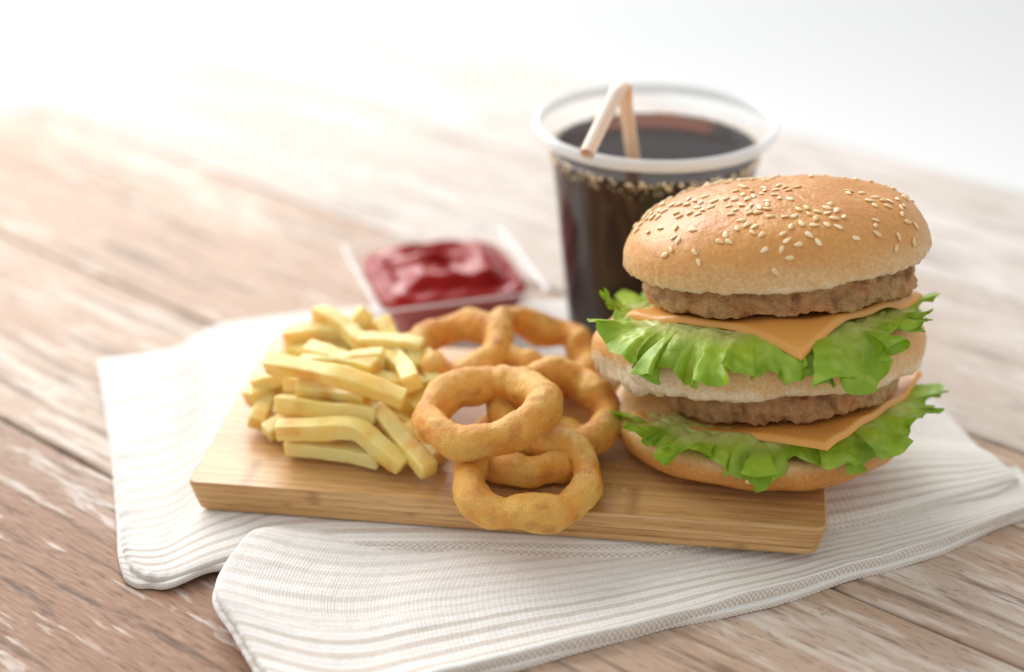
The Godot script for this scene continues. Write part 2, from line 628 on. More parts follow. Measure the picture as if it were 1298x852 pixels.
func build_napkin() -> void:
	var linen := linen_material()
	var root := base("linen_napkin")
	tag(root, "folded white linen napkin with taupe stripes under the bamboo board", "napkin")
	# lower fold, reaching out in front; v = 0 at the front
	var lf := [Vector2(-0.0651, 0.226), Vector2(-0.0420, 0.2318), Vector2(-0.0171, 0.2189), Vector2(0.0340, 0.1976), Vector2(0.0821, 0.1757), Vector2(0.1289, 0.1530), Vector2(0.1668, 0.1311)]
	var lb := [Vector2(-0.0743, 0.1478), Vector2(-0.03, 0.1440), Vector2(0.0372, 0.1380), Vector2(0.1, 0.125), Vector2(0.1685, 0.1042)]
	var ll := [lf[0], Vector2(-0.0776, 0.2020), Vector2(-0.0860, 0.1850), Vector2(-0.0819, 0.1623), lb[0]]
	var lr := [lf[-1], Vector2(0.1705, 0.119), lb[-1]]
	var low := func(u: float, v: float) -> Vector3:
		var p := coons(lf, lb, ll, lr, u, v)
		var q := Vector3(p.x, 0, p.y)
		var lift := 0.0075 * pow(1.0 - ss(0.0, 0.3, u), 1.5) * (0.45 + 0.55 * ss(0.0, 0.55, v)) * (1.0 - 0.5 * ss(0.8, 1.0, v))
		var wav := 0.0004 * n3(q, 40.0, 3.0) + 0.00015 * n3(q, 140.0, 8.0)
		return Vector3(p.x, 0.0004 + lift + maxf(wav, -0.0003), p.y)
	var lowlift := func(u: float, v: float) -> float:
		var p := coons(lf, lb, ll, lr, u, v)
		var q := Vector3(p.x * 0.6, 0, p.y * 2.2)
		return 0.00035 * n3(q, 32.0, 1.0) + 0.00008 * sin(v * 70.0 + 2.0 * n3(q, 30.0)) + 0.0018 * (1.0 - ss(0.0, 0.12, v))
	var uva := func(u: float, v: float, p: Vector3) -> Vector2:
		return Vector2(u * 4.6, 0.01 + v * 0.64)
	var under := func(u: float, v: float) -> Vector3:
		var p: Vector3 = low.call(u, v)
		var o := (1.0 - v) * 0.0026 * (0.7 + n3(Vector3(u * 3.0, 0, 0), 2.0, 1.0))
		return Vector3(p.x - 0.001 * (1.0 - u), p.y * 0.75, p.z + o)
	var over := func(u: float, v: float) -> Vector3:
		var p: Vector3 = low.call(u, v)
		return p + Vector3(0.0, 0.0013, 0.0)
	part("folded_hem", sheet(120, 60, 0.016, 0.03, under, 0.0016, uva), linen, root)
	part("lower_fold", sheet(120, 90, 0.016, 0.035, over, 0.0017, uva, lowlift), linen, root)
	# upper layer under the board; v = 0 at the front hem
	var uf := [Vector2(-0.1150, 0.1660), Vector2(-0.1085, 0.1715), Vector2(-0.0995, 0.1712), Vector2(-0.0860, 0.1636), Vector2(-0.0721, 0.1566), Vector2(-0.0215, 0.1556), Vector2(0.0364, 0.1573), Vector2(0.0958, 0.1465), Vector2(0.1390, 0.1286), Vector2(0.1655, 0.1157)]
	var ub := [Vector2(-0.1548, 0.0243), Vector2(-0.1290, 0.0150), Vector2(-0.1147, -0.0060), Vector2(-0.0856, -0.0167), Vector2(-0.0556, -0.0230), Vector2(0.0159, -0.0300), Vector2(0.0700, -0.0200), Vector2(0.1150, 0.0150), Vector2(0.1515, 0.0587)]
	var ul := [uf[0], Vector2(-0.1198, 0.1540), Vector2(-0.1244, 0.1356), Vector2(-0.1361, 0.0900), ub[0]]
	var ur := [uf[-1], Vector2(0.1581, 0.0900), ub[-1]]
	var upper := func(u: float, v: float) -> Vector3:
		var p := coons(uf, ub, ul, ur, u, v)
		return Vector3(p.x, 0.0005 + 0.0022 * ss(0.14, 0.3, u) * (1.0 - ss(0.3, 0.5, v)), p.y)
	var uplift := func(u: float, v: float) -> float:
		var p := coons(uf, ub, ul, ur, u, v)
		var q := Vector3(p.x, 0, p.y)
		var free := maxf(1.0 - ss(0.1, 0.24, u), ss(0.84, 0.92, u))
		var hem := 1.0 - ss(0.0, 0.1, v)
		var h := 0.0012 * hem * (1.0 - ss(0.12, 0.22, u))
		h += free * (0.0006 * n3(q, 34.0, 4.0) + 0.0001 * n3(q, 150.0, 2.0))
		h += 0.0003 * hem * sin(u * 130.0 + 3.0 * n3(q, 60.0)) * (1.0 - ss(0.1, 0.25, u))
		h += 0.0005 * (1.0 - ss(0.0, 0.05, u)) * sin(v * 90.0 + 2.0 * n3(q, 40.0))
		h -= 0.0016 * ss(0.55, 0.8, v) * (1.0 - free)
		return h
	var uvb := func(u: float, v: float, p: Vector3) -> Vector2:
		return Vector2(u * 5.4, 0.01 + v * 0.97 * (0.75 + 0.25 * v))
	var uunder := func(u: float, v: float) -> Vector3:
		var p: Vector3 = upper.call(u, v)
		return p + Vector3(-0.0014 * (1.0 - u) * (1.0 - v), 0.0, 0.0022 * (1.0 - v) * (0.6 + n3(Vector3(u * 3.0, 0, 0), 3.0, 5.0)))
	var uover := func(u: float, v: float) -> Vector3:
		var p: Vector3 = upper.call(u, v)
		return p + Vector3(0.0, 0.0013, 0.0)
	part("folded_hem", sheet(150, 60, 0.02, 0.03, uunder, 0.0016, uvb), linen, root)
	part("upper_layer", sheet(170, 110, 0.03, 0.055, uover, 0.0018, uvb, uplift), linen, root)

# ---------------------------------------------------------------- board
func build_board() -> void:
	var turn := Basis(Vector3.UP, deg_to_rad(-8.0))
	# front-left corner at (-0.1019, 0.1373), 198 mm long, 105 mm deep
	var ax := Vector2(0.1957, 0.0275).normalized()
	var az := Vector2(0.0147, -0.102).normalized()
	var c := Vector2(-0.1019, 0.1373) + ax * 0.099 + az * 0.0525
	var b := base("cutting_board", Vector3(c.x, 0.0062, c.y), turn)
	tag(b, "small bamboo serving board carrying the burger, chips and onion rings", "serving board")
	var m1 := bamboo_material(5, 0.95)
	var m2 := bamboo_material(9, 0.95)
	var hw := 0.099
	var hd := 0.0525
	part("bottom_layer", loft([[hw - 0.0036, hd - 0.0012, 0.0, 0.003], [hw - 0.0030, hd - 0.0005, 0.0007, 0.003], [hw - 0.0028, hd - 0.0004, 0.0010, 0.003], [hw - 0.0014, hd - 0.0002, 0.0049, 0.003]], 5, true, true), m2, b)
	part("top_layer", loft([[hw - 0.0014, hd - 0.0002, 0.0050, 0.003], [hw - 0.0003, hd, 0.0088, 0.003], [hw - 0.0003, hd, 0.0092, 0.003], [hw - 0.0005, hd - 0.0002, 0.0097, 0.003], [hw - 0.0009, hd - 0.0006, 0.0100, 0.0026]], 5, true, true), m1, b)

# ---------------------------------------------------------------- cup, cola, straw
func build_cup() -> void:
	var at := Vector3(0.0510, 0.003, 0.015)
	var clear := StandardMaterial3D.new()
	clear.transparency = BaseMaterial3D.TRANSPARENCY_ALPHA
	clear.albedo_color = Color(0.95, 0.96, 0.97, 0.03)
	clear.roughness = 0.06
	clear.metallic_specular = 0.3
	var c := base("plastic_cup", at)
	tag(c, "clear plastic cup with a rolled rim, full of cola, behind the burger", "cup")
	var body := [Vector2(0, 0.0012), Vector2(0.026, 0.0012), Vector2(0.0285, 0.002), Vector2(0.0298, 0.006), Vector2(0.0326, 0.03), Vector2(0.0353, 0.055), Vector2(0.0380, 0.077), Vector2(0.0390, 0.0825), Vector2(0.0400, 0.0838), Vector2(0.0405, 0.0862), Vector2(0.0408, 0.0885)]
	part("cup_body", lathe(body, 120, 60), clear, c)
	var lip := StandardMaterial3D.new()
	lip.transparency = BaseMaterial3D.TRANSPARENCY_ALPHA
	lip.albedo_color = Color(0.97, 0.98, 0.98, 0.58)
	lip.roughness = 0.3
	var rim := [Vector2(0.0407, 0.0866), Vector2(0.0418, 0.0856), Vector2(0.0431, 0.0860), Vector2(0.0436, 0.0876), Vector2(0.0432, 0.0893), Vector2(0.0420, 0.0900), Vector2(0.0409, 0.0892), Vector2(0.0407, 0.0866)]
	part("rolled_rim", lathe(rim, 140, 28), lip, c)

	var d := base("cola", at)
	tag(d, "dark brown cola filling the clear plastic cup, bubbles at its edge", "drink")
	var amber := StandardMaterial3D.new()
	amber.transparency = BaseMaterial3D.TRANSPARENCY_ALPHA
	amber.refraction_enabled = true
	amber.refraction_scale = 0.033
	amber.albedo_color = Color(0.58, 0.29, 0.08, 0.0)
	amber.roughness = 0.03
	amber.metallic_specular = 0.32
	var liq := [Vector2(0, 0.0018), Vector2(0.025, 0.0018), Vector2(0.0278, 0.0026), Vector2(0.0292, 0.007), Vector2(0.0319, 0.03), Vector2(0.0346, 0.055), Vector2(0.0368, 0.0755), Vector2(0.0372, 0.0794), Vector2(0.0369, 0.0798), Vector2(0.0350, 0.0794), Vector2(0.02, 0.0794), Vector2(0, 0.0794)]
	part("liquid", lathe(liq, 120, 70), amber, d)
	var deep := mat(srgb(64, 26, 12), 0.8)
	deep.metallic_specular = 0.0
	var core := [Vector2(0, 0.0028), Vector2(0.024, 0.0030), Vector2(0.0266, 0.004), Vector2(0.0300, 0.03), Vector2(0.0325, 0.055), Vector2(0.0330, 0.063), Vector2(0.0318, 0.068), Vector2(0.0295, 0.0712), Vector2(0.018, 0.0726), Vector2(0, 0.0728)]
	part("dark_liquid", lathe(core, 96, 50), deep, d)
	# bubbles that cling to the wall round the surface
	rng.seed = 12
	var ball := SphereMesh.new()
	ball.radius = 1.0
	ball.height = 2.0
	ball.radial_segments = 14
	ball.rings = 8
	var mm := MultiMesh.new()
	mm.transform_format = MultiMesh.TRANSFORM_3D
	mm.mesh = ball
	mm.instance_count = 420
	for k in 420:
		var a := rng.randf() * TAU
		var y := 0.0802 - absf(rng.randfn(0.0, 0.0028))
		var r := rng.randf_range(0.00025, 0.0006) * (1.0 if y > 0.0775 else 0.7)
		var wall := 0.0383 + (y - 0.0794) * 0.115 - r
		mm.set_instance_transform(k, Transform3D(Basis.from_scale(Vector3.ONE * r), Vector3(cos(a) * wall, y, sin(a) * wall)))
	var foam := MultiMeshInstance3D.new()
	foam.name = "bubbles"
	foam.multimesh = mm
	var bm := mat(srgb(252, 232, 192), 0.08)
	bm.metallic = 0.2
	foam.material_override = bm
	foam.set_meta("kind", "stuff")
	d.add_child(foam, true)

	var s := base("drinking_straw", at)
	tag(s, "bent peach drinking straw standing in the cola", "straw")
	var peach := func(p: Vector3, i: int, _j: int) -> Color:
		var st := ss(0.2, 0.45, absf(fposmod(i / 32.0 * 4.0, 1.0) - 0.5) * 2.0 - 0.1)
		return lin(254, 224, 194).lerp(lin(255, 243, 230), st)
	var orange := func(p: Vector3, i: int, _j: int) -> Color:
		var st := ss(0.2, 0.45, absf(fposmod(i / 32.0 * 4.0, 1.0) - 0.5) * 2.0 - 0.1)
		return lin(252, 210, 164).lerp(lin(254, 236, 214), st)
	var sm := mat(Color.WHITE, 0.35, true)
	sm.backlight_enabled = true
	sm.backlight = Color(0.6, 0.55, 0.5)
	var tip := Vector3(0.0243, 0.100, 0.0700) - at
	var bend := Vector3(0.0363, 0.1160, 0.0460) - at
	var wet := Vector3(0.0462, 0.0600, 0.0250) - at
	part("mouth_piece", straw(bend + (bend - tip).normalized() * 0.0004, tip, 0.0025, peach), sm, s)
	part("long_piece", straw(bend + Vector3(0.0008, -0.0004, -0.001), wet, 0.0024, orange), sm, s)

func straw(a: Vector3, b: Vector3, r: float, col: Callable) -> ArrayMesh:
	var dir := (b - a).normalized()
	var side := dir.cross(Vector3.UP).normalized()
	var top := side.cross(dir)
	var n := 14
	var f := func(u: float, v: float) -> Vector3:
		var k := roundi(v * (2 * n + 1))
		var outer := k <= n
		var t := float(k if outer else 2 * n + 1 - k) / n
		var rr := r if outer else r - 0.0003
		var squash := 1.0 - 0.72 * (1.0 - ss(0.0, 0.16, t))
		var wide := 1.0 + 0.35 * (1.0 - ss(0.0, 0.16, t))
		return a.lerp(b, t) + side * cos(TAU * u) * rr * wide + top * sin(TAU * u) * rr * squash
	return grid(32, 2 * n + 1, f, true, false, null, col)

# ---------------------------------------------------------------- ketchup
func build_ketchup() -> void:
	var turn := Basis(Vector3.UP, deg_to_rad(16.7))
	var at := Vector3(-0.0268, 0.0030, -0.0140)
	var t := base("sauce_tub", at, turn)
	tag(t, "square clear plastic tub with flared sides holding ketchup", "tub")
	var clear := StandardMaterial3D.new()
	clear.transparency = BaseMaterial3D.TRANSPARENCY_ALPHA
	clear.albedo_color = Color(0.96, 0.97, 0.98, 0.05)
	clear.roughness = 0.08
	var rows := [[0.021, 0.021, 0.0004, 0.006], [0.0232, 0.0232, 0.0006, 0.007], [0.0242, 0.0242, 0.0018, 0.008], [0.028, 0.028, 0.011, 0.009], [0.0318, 0.0318, 0.0196, 0.003]]
	part("tub_wall", loft(rows, 8, true, false), clear, t)
	var lip := StandardMaterial3D.new()
	lip.transparency = BaseMaterial3D.TRANSPARENCY_ALPHA
	lip.albedo_color = Color(0.97, 0.97, 0.98, 0.3)
	lip.roughness = 0.3
	part("tub_rim", loft([[0.0316, 0.0316, 0.0194, 0.003], [0.0322, 0.0322, 0.0191, 0.003], [0.0334, 0.0334, 0.0195, 0.003], [0.0336, 0.0336, 0.0199, 0.003], [0.0330, 0.0330, 0.0201, 0.003], [0.0319, 0.0319, 0.0199, 0.003], [0.0316, 0.0316, 0.0194, 0.003]], 8, false, false), lip, t)

	var red := mat(srgb(146, 18, 12), 0.24)
	red.metallic_specular = 0.25
	red.subsurf_scatter_enabled = true
	red.subsurf_scatter_strength = 0.06
	var nv := 60
	var f := func(u: float, v: float) -> Vector3:
		var a := TAU * u
		var c := cos(a)
		var s := sin(a)
		var sq := 1.0 / pow(pow(absf(c), 5.0) + pow(absf(s), 5.0), 0.2)
		if v < 0.72:
			var rho := v / 0.72
			var r := 0.0288 * rho * sq
			var x := r * c
			var z := r * s
			var q := Vector3(x, 0, z)
			var sp := sin(a * 1.0 + rho * 13.0)
			var y := 0.0168 + 0.0058 * (1.0 - pow(rho, 2.6)) + 0.0013 * sp * ss(0.05, 0.3, rho) * (1.0 - ss(0.75, 1.0, rho))
			y -= 0.0045 * exp(-pow(Vector2(x - 0.003, z + 0.002).length() / 0.0065, 2.0))
			y += 0.0016 * n3(q, 90.0, 2.0) * (1.0 - pow(rho, 4.0))
			return Vector3(x, y, z)
		var w := (v - 0.72) / 0.28
		if w < 0.8:
			var k := w / 0.8
			return Vector3(lerpf(0.0290, 0.0226, k) * sq * c, lerpf(0.0160, 0.0012, k), lerpf(0.0290, 0.0226, k) * sq * s)
		var e := (1.0 - w) / 0.2
		return Vector3(0.0226 * e * sq * c, 0.0011, 0.0226 * e * sq * s)
	var k := part("ketchup", grid(140, nv, f, true, false), red, self, Transform3D(turn, at))
	tag(k, "swirled red ketchup heaped in the clear square tub", "ketchup")

# ---------------------------------------------------------------- burger
func build_burger() -> void:
	var at := Vector3(0.079, 0.0162, 0.111)
	var b := base("hamburger", at)
	tag(b, "double burger with sesame bun, lettuce and cheese on the board's end", "burger")
	var speck := tex(seamless(512, 0.03, 4, 4))
	var grainy := tex(seamless(512, 0.05, 14, 5))
	var crust := mat(Color.WHITE, 0.42, true)
	crust.albedo_texture = tint_tex(seamless(512, 0.03, 6, 5), Color(0.84, 0.78, 0.7), Color(1, 1, 1))
	bump(crust, speck, 0.017, 0.024)
	crust.subsurf_scatter_enabled = true
	crust.subsurf_scatter_strength = 0.03
	var gold := lin(232, 174, 98)
	var deepgold := lin(214, 148, 76)
	var palebun := lin(240, 208, 154)
	var crumb := lin(250, 238, 210)

	# bottom bun
	var bd := func(p: Vector3, n: Vector3, _i: int, _j: int) -> float:
		return 0.0009 * n3(p, 50.0, 1.0) + 0.0002 * n3(p, 240.0, 3.0)
	var bc := func(p: Vector3, _i: int, _j: int) -> Color:
		var c := gold.lerp(deepgold, clampf(0.35 + 0.8 * fbm(p, 60.0, 2.0), 0.0, 1.0))
		return c.lerp(palebun, 0.75 * ss(0.0085, 0.0125, p.y + 0.0015 * n3(p, 90.0)))
	var bm := lathe([Vector2(0, 0.0115), Vector2(0.03, 0.0118), Vector2(0.0405, 0.0132), Vector2(0.0456, 0.0124), Vector2(0.0470, 0.0088), Vector2(0.0455, 0.0043), Vector2(0.0400, 0.0012), Vector2(0.032, 0), Vector2(0.015, 0), Vector2(0, 0)], 180, 70, bd, bc, 0.02, 1.0, 0.92)
	var bot := part("bottom_bun", bm, crust, b, Transform3D(tilt(2.0, 0.5), Vector3(0.0008, 0.0006, 0)))

	# patties
	var meat := mat(Color.WHITE, 0.55, true)
	meat.albedo_texture = tint_tex(seamless(512, 0.03, 31, 5), Color(0.9, 0.84, 0.78), Color(1, 1, 1))
	bump(meat, grainy, 0.09, 0.022)
	patty(b, meat, 0.0372, 0.0115, Vector3(0.0092, 0.0142, -0.0008), 15.0, 6.5, 2.0)
	patty(b, meat, 0.0412, 0.0118, Vector3(0.0048, 0.0506, -0.0006), 15.0, 4.0, 7.0)

	# middle bun
	var mb := lathe([Vector2(0, 0.0185), Vector2(0.03, 0.0186), Vector2(0.042, 0.0184), Vector2(0.0488, 0.0160), Vector2(0.0514, 0.0108), Vector2(0.0506, 0.0050), Vector2(0.0475, 0.0008), Vector2(0.03, 0), Vector2(0, 0)], 260, 80,
		func(p: Vector3, n: Vector3, _i: int, _j: int) -> float:
			var a := atan2(p.z, p.x)
			var torn := ss(1.9, 2.5, a) * (1.0 - ss(0.007, 0.0105, p.y)) + 0.45 * (1.0 - ss(0.001, 0.004, p.y))
			return 0.0010 * n3(p, 45.0, 4.0) + torn * (0.0012 * n3(p, 210.0, 3.0) + 0.0007 * n3(p, 460.0, 3.0)) + 0.0002 * n3(p, 300.0),
		func(p: Vector3, _i: int, _j: int) -> Color:
			var a := atan2(p.z, p.x)
			var torn := maxf(ss(1.9, 2.5, a) * (1.0 - ss(0.0075, 0.0110, p.y + 0.0015 * n3(p, 150.0))), 1.0 - ss(0.002, 0.0055, p.y + 0.002 * n3(p, 120.0)))
			var c := palebun.lerp(gold, 0.8 * ss(0.004, 0.013, p.y + 0.003 * n3(p, 60.0)))
			return c.lerp(crumb, torn), 0.025, 4.0, 0.91)
	part("middle_bun", mb, crust, b, Transform3D(tilt(14.5, 2.6), Vector3(-0.0006, 0.0258, 0.0)))

	# cheese
	var cm := mat(srgb(238, 168, 84), 0.36)
	cm.subsurf_scatter_enabled = true
	cm.subsurf_scatter_strength = 0.12
	bump(cm, speck, 0.004, 0.05)
	cheese(b, cm, 0.0710, Vector3(0.007, 0.0122, 0.0004), 55.0, 15.0, 6.5, 0.16, 0.45, 5.0)
	cheese(b, cm, 0.0690, Vector3(0.0030, 0.0486, 0.0006), 47.0, 15.0, 4.0, 0.5, 0.40, 8.0)

	# lettuce: values round the burger, from the right side towards the front, left and back
	var leaf := mat(Color.WHITE, 0.42, true)
	leaf.backlight_enabled = true
	leaf.backlight = Color(0.6, 0.72, 0.14)
	var vein := tex(seamless(512, 0.02, 55, 4, FastNoiseLite.TYPE_CELLULAR))
	bump(leaf, vein, 0.02, 0.03)
	# lists go round from the burger's right (+x) over its front (index 4) and its left (8) to the back (12)
	var lower_drop := [0.000, 0.003, 0.006, 0.0065, 0.0058, 0.0048, 0.0024, 0.000, -0.002, 0.002, 0.004, 0.004, 0.004, 0.004, 0.003, 0.000]
	var lower_flare := [0.014, 0.0125, 0.011, 0.0095, 0.0095, 0.0105, 0.0115, 0.0105, 0.0100, 0.009, 0.009, 0.009, 0.009, 0.009, 0.011, 0.014]
	var lower_ruffle := [0.0032, 0.0036, 0.0044, 0.0044, 0.0052, 0.0058, 0.0050, 0.0042, 0.0034, 0.003, 0.003, 0.003, 0.003, 0.003, 0.003, 0.0032]
	lettuce(b, leaf, 0.0370, lower_drop, lower_flare, lower_ruffle, 15.0, Vector3(0.003, 0.0138, 0.0), tilt(12.0, 4.0), 3.0)
	var upper_drop := [-0.001, 0.001, 0.003, 0.013, 0.0110, 0.0110, 0.0125, 0.004, -0.005, -0.002, 0.004, 0.005, 0.005, 0.005, 0.005, 0.006]
	var upper_flare := [0.0095, 0.0095, 0.0105, 0.0120, 0.0112, 0.0112, 0.0115, 0.0095, 0.0080, 0.0085, 0.010, 0.013, 0.013, 0.013, 0.013, 0.0125]
	var upper_ruffle := [0.0028, 0.0032, 0.0042, 0.0060, 0.0048, 0.0050, 0.0056, 0.0050, 0.0044, 0.003, 0.003, 0.003, 0.003, 0.003, 0.003, 0.0028]
	lettuce(b, leaf, 0.0398, upper_drop, upper_flare, upper_ruffle, 16.0, Vector3(-0.0002, 0.0474, 0.0), tilt(14.5, 3.0), 9.0)

	# top bun with its seeds
	var prof := [Vector2(0, 0.0226), Vector2(0.013, 0.0222), Vector2(0.025, 0.0206), Vector2(0.0356, 0.0179), Vector2(0.0426, 0.0132), Vector2(0.0458, 0.0078), Vector2(0.0465, 0.0034), Vector2(0.0462, 0.0005), Vector2(0.0440, 0.0000), Vector2(0.03, 0.0004), Vector2(0, 0.0006)]
	var td := func(p: Vector3, n: Vector3, _i: int, _j: int) -> float:
		var a := atan2(p.z, p.x)
		var rim := 1.0 - ss(0.002, 0.009, p.y)
		return 0.0008 * n3(p, 40.0, 6.0) + 0.00015 * n3(p, 300.0) + rim * (0.00035 * noise.get_noise_2d(a * 26.0, p.y * 60.0) + 0.00045 * n3(p, 260.0, 2.0) * (1.0 - ss(0.0, 0.003, p.y)))
	var tc := func(p: Vector3, _i: int, _j: int) -> Color:
		var c := gold.lerp(deepgold, clampf(ss(0.008, 0.022, p.y) * 0.75 + 0.6 * fbm(p, 45.0, 2.0), 0.0, 1.0))
		c = c.lerp(palebun, 0.85 * (1.0 - ss(0.002, 0.0105, p.y + 0.002 * n3(p, 80.0))))
		return c.lerp(crumb, 0.8 * (1.0 - ss(0.0, 0.0022, p.y + 0.001 * n3(p, 200.0))))
	var tb := lathe(prof, 280, 110, td, tc, 0.012, 6.0, 0.92)
	var top := part("top_bun", tb, crust, b, Transform3D(tilt(10.0, 5.6), Vector3(0.0028, 0.0650, 0.0)))
	seeds(top, prof)
	# a few seeds that fell on the lower crusts
	var sm: Mesh = seed_mesh()
	var smat := mat(srgb(236, 210, 160), 0.5)
	for q in [[1.74, 0.0078], [1.70, 0.0090]]:
		var a: float = q[0]
		var p := Vector3(cos(a) * 0.0472, q[1], sin(a) * 0.0472 * 0.92)
		var n := Vector3(cos(a), 0.1, sin(a)).normalized()
		var tgt := n.cross(Vector3.UP).rotated(n, a * 9.0).normalized()
		part("sesame_seed", sm, smat, bot, Transform3D(Basis(tgt, n, tgt.cross(n)), p))

func tilt(back: float, roll: float) -> Basis:
	return Basis(Vector3.BACK, deg_to_rad(roll)) * Basis(Vector3.RIGHT, deg_to_rad(-back))

func patty(parent: Node, m: Material, r: float, h: float, at: Vector3, back: float, roll: float, off: float) -> void:
	var pr := [Vector2(0, h), Vector2(r * 0.5, h), Vector2(r * 0.89, h * 0.99), Vector2(r * 0.975, h * 0.86), Vector2(r, h * 0.52), Vector2(r * 0.975, h * 0.16), Vector2(r * 0.9, h * 0.02), Vector2(r * 0.5, 0), Vector2(0, 0)]
	var d := func(p: Vector3, n: Vector3, _i: int, _j: int) -> float:
		var lump := cell(p + Vector3(n3(p, 120.0, off), n3(p, 120.0, off + 7.0), n3(p, 120.0, off + 9.0)) * 0.003, 270.0, off)
		return 0.0011 * n3(p, 70.0, off) + 0.0016 * lump + 0.0006 * n3(p, 220.0, off + 2.0) + 0.0006 * cell(p, 420.0, off + 3.0) + 0.0004 * n3(p, 560.0, off)
	var c := func(p: Vector3, _i: int, _j: int) -> Color:
		var x := clampf(0.5 + 0.75 * fbm(p, 110.0, off), 0.0, 1.0)
		var k := lin(190, 144, 96).lerp(lin(222, 182, 132), x)
		k = k.lerp(lin(222, 158, 96), clampf(1.6 * n3(p, 75.0, off + 9.0) - 0.3, 0.0, 0.5))
		k = k.lerp(lin(138, 90, 52), clampf(-0.4 - 1.6 * n3(p, 160.0, off + 4.0), 0.0, 0.7))
		return k.lerp(lin(224, 188, 140), clampf(1.5 * n3(p, 330.0, off + 6.0) - 0.3, 0.0, 0.5))
	part("beef_patty", lathe(pr, 320, 100, d, c, 0.05, off, 0.92), m, parent, Transform3D(tilt(back, roll), at))

func cheese(parent: Node, m: Material, side: float, at: Vector3, turn: float, back: float, roll: float, droop: float, curl: float, off: float) -> void:
	var spin := Basis(Vector3.UP, deg_to_rad(turn))
	var low := func(u: float, v: float) -> Vector3:
		var x := (u - 0.5) * side
		var z := (v - 0.5) * side
		var cut := 1.0 - 0.03 * pow(absf(2.0 * u - 1.0) * absf(2.0 * v - 1.0), 3.0)
		var r := sqrt(x * x + z * z)
		var y := -droop * maxf(0.0, r - 0.036) * (1.0 + 14.0 * maxf(0.0, r - 0.036))
		var across := (spin * Vector3(x, 0, z)).x
		var e := maxf(0.0, absf(across) - 0.034)
		y += curl * e * ss(0.0, 0.012, e)
		y += 0.0007 * n3(Vector3(x, 0, z), 45.0, off)
		return Vector3(x * cut, y, z * cut)
	part("cheese_slice", sheet(50, 50, 0.016, 0.016, low, 0.0021), m, parent, Transform3D(tilt(back, roll) * Basis(Vector3.UP, deg_to_rad(turn)), at))

# A frilled leaf laid round the stack: flat to the radius rest, then hanging; drop, flare and ruffle are given round the burger.
func lettuce(parent: Node, m: Material, rest: float, drop: Array, flare: Array, ruffle: Array, waves: float, at: Vector3, turn: Basis, off: float) -> void:
	var f := func(u: float, v: float) -> Vector3:
		var a := TAU * u
		var ca := Vector3(cos(a), 0, sin(a))
		var dr := ring_value(drop, u) + 0.005 * n3(ca, 4.0, off + 21.0)
		var fl := ring_value(flare, u)
		var am := ring_value(ruffle, u) * (1.1 + 1.0 * n3(ca, 3.1, off))
		var ph := waves * a + 3.6 * n3(ca, 2.6, off + 3.0) + 1.2 * n3(ca, 5.0, off + 6.0)
		var flat := minf(v / 0.4, 1.0)
		var t := maxf((v - 0.4) / 0.6, 0.0)
		var w := pow(t, 1.25)
		fl *= 1.0 + 0.22 * n3(ca, 4.5, off + 31.0)
		var r := lerpf(0.030, rest, flat) + fl * (1.0 - pow(1.0 - t, 1.6))
		var y := -dr * pow(t, 1.35)
		var fold := cos(ph)
		var ph2 := 3.2 * ph + 3.0 * n3(ca, 8.0, off + 14.0)
		var am2 := 0.26 * ring_value(ruffle, u) * w * t * (1.0 + 0.8 * n3(ca, 6.0, off + 17.0))
		r += am * w * (0.55 + 0.62 * fold) + am2 * cos(ph2)
		y += am * w * (0.5 * fold + 0.7 * n3(ca, 5.0, off + 11.0)) + am2 * 0.8 * sin(ph2 + 0.6)
		y += 0.0012 * flat * (1.0 - t) * n3(ca * flat, 5.0, off)
		var tang := am * w * 0.62 * sin(2.0 * ph + 0.15) + am * w * 0.25 * n3(ca, 5.0, off + 2.0) + am2 * 0.35 * sin(2.0 * ph2)
		var p := ca * r + Vector3(-sin(a), 0, cos(a)) * tang
		p.y = y
		p.z *= 0.93
		return p
	var d := func(p: Vector3, n: Vector3, _i: int, _j: int) -> float:
		return 0.0005 * n3(p, 140.0, off) + 0.0002 * n3(p, 380.0, off)
	var c := func(p: Vector3, _i: int, j: int) -> Color:
		var s := maxf((j / 44.0 - 0.4) / 0.6, 0.0)
		var k := lin(214, 222, 138).lerp(lin(176, 204, 66), ss(0.0, 0.5, s + 0.35 * n3(p, 60.0, off)))
		k = k.lerp(lin(138, 178, 36), ss(0.35, 1.0, s + 0.5 * n3(p, 75.0, off + 2.0)) * 0.85)
		return k.lerp(lin(202, 220, 104), clampf(1.3 * n3(p, 200.0, off) - 0.35, 0.0, 0.35))
	part("lettuce_leaf", grid(1500, 44, f, true, false, d, c), m, parent, Transform3D(turn, at))

func seed_mesh() -> ArrayMesh:
	var f := func(u: float, v: float) -> Vector3:
		var a := TAU * u
		var t := v * PI
		var x := -cos(t)
		var w := sin(t) * (1.0 - 0.34 * x) * 0.92
		return Vector3(x * 0.00158, sin(a) * w * 0.00048, cos(a) * w * 0.00088)
	return grid(12, 8, f, true, false)

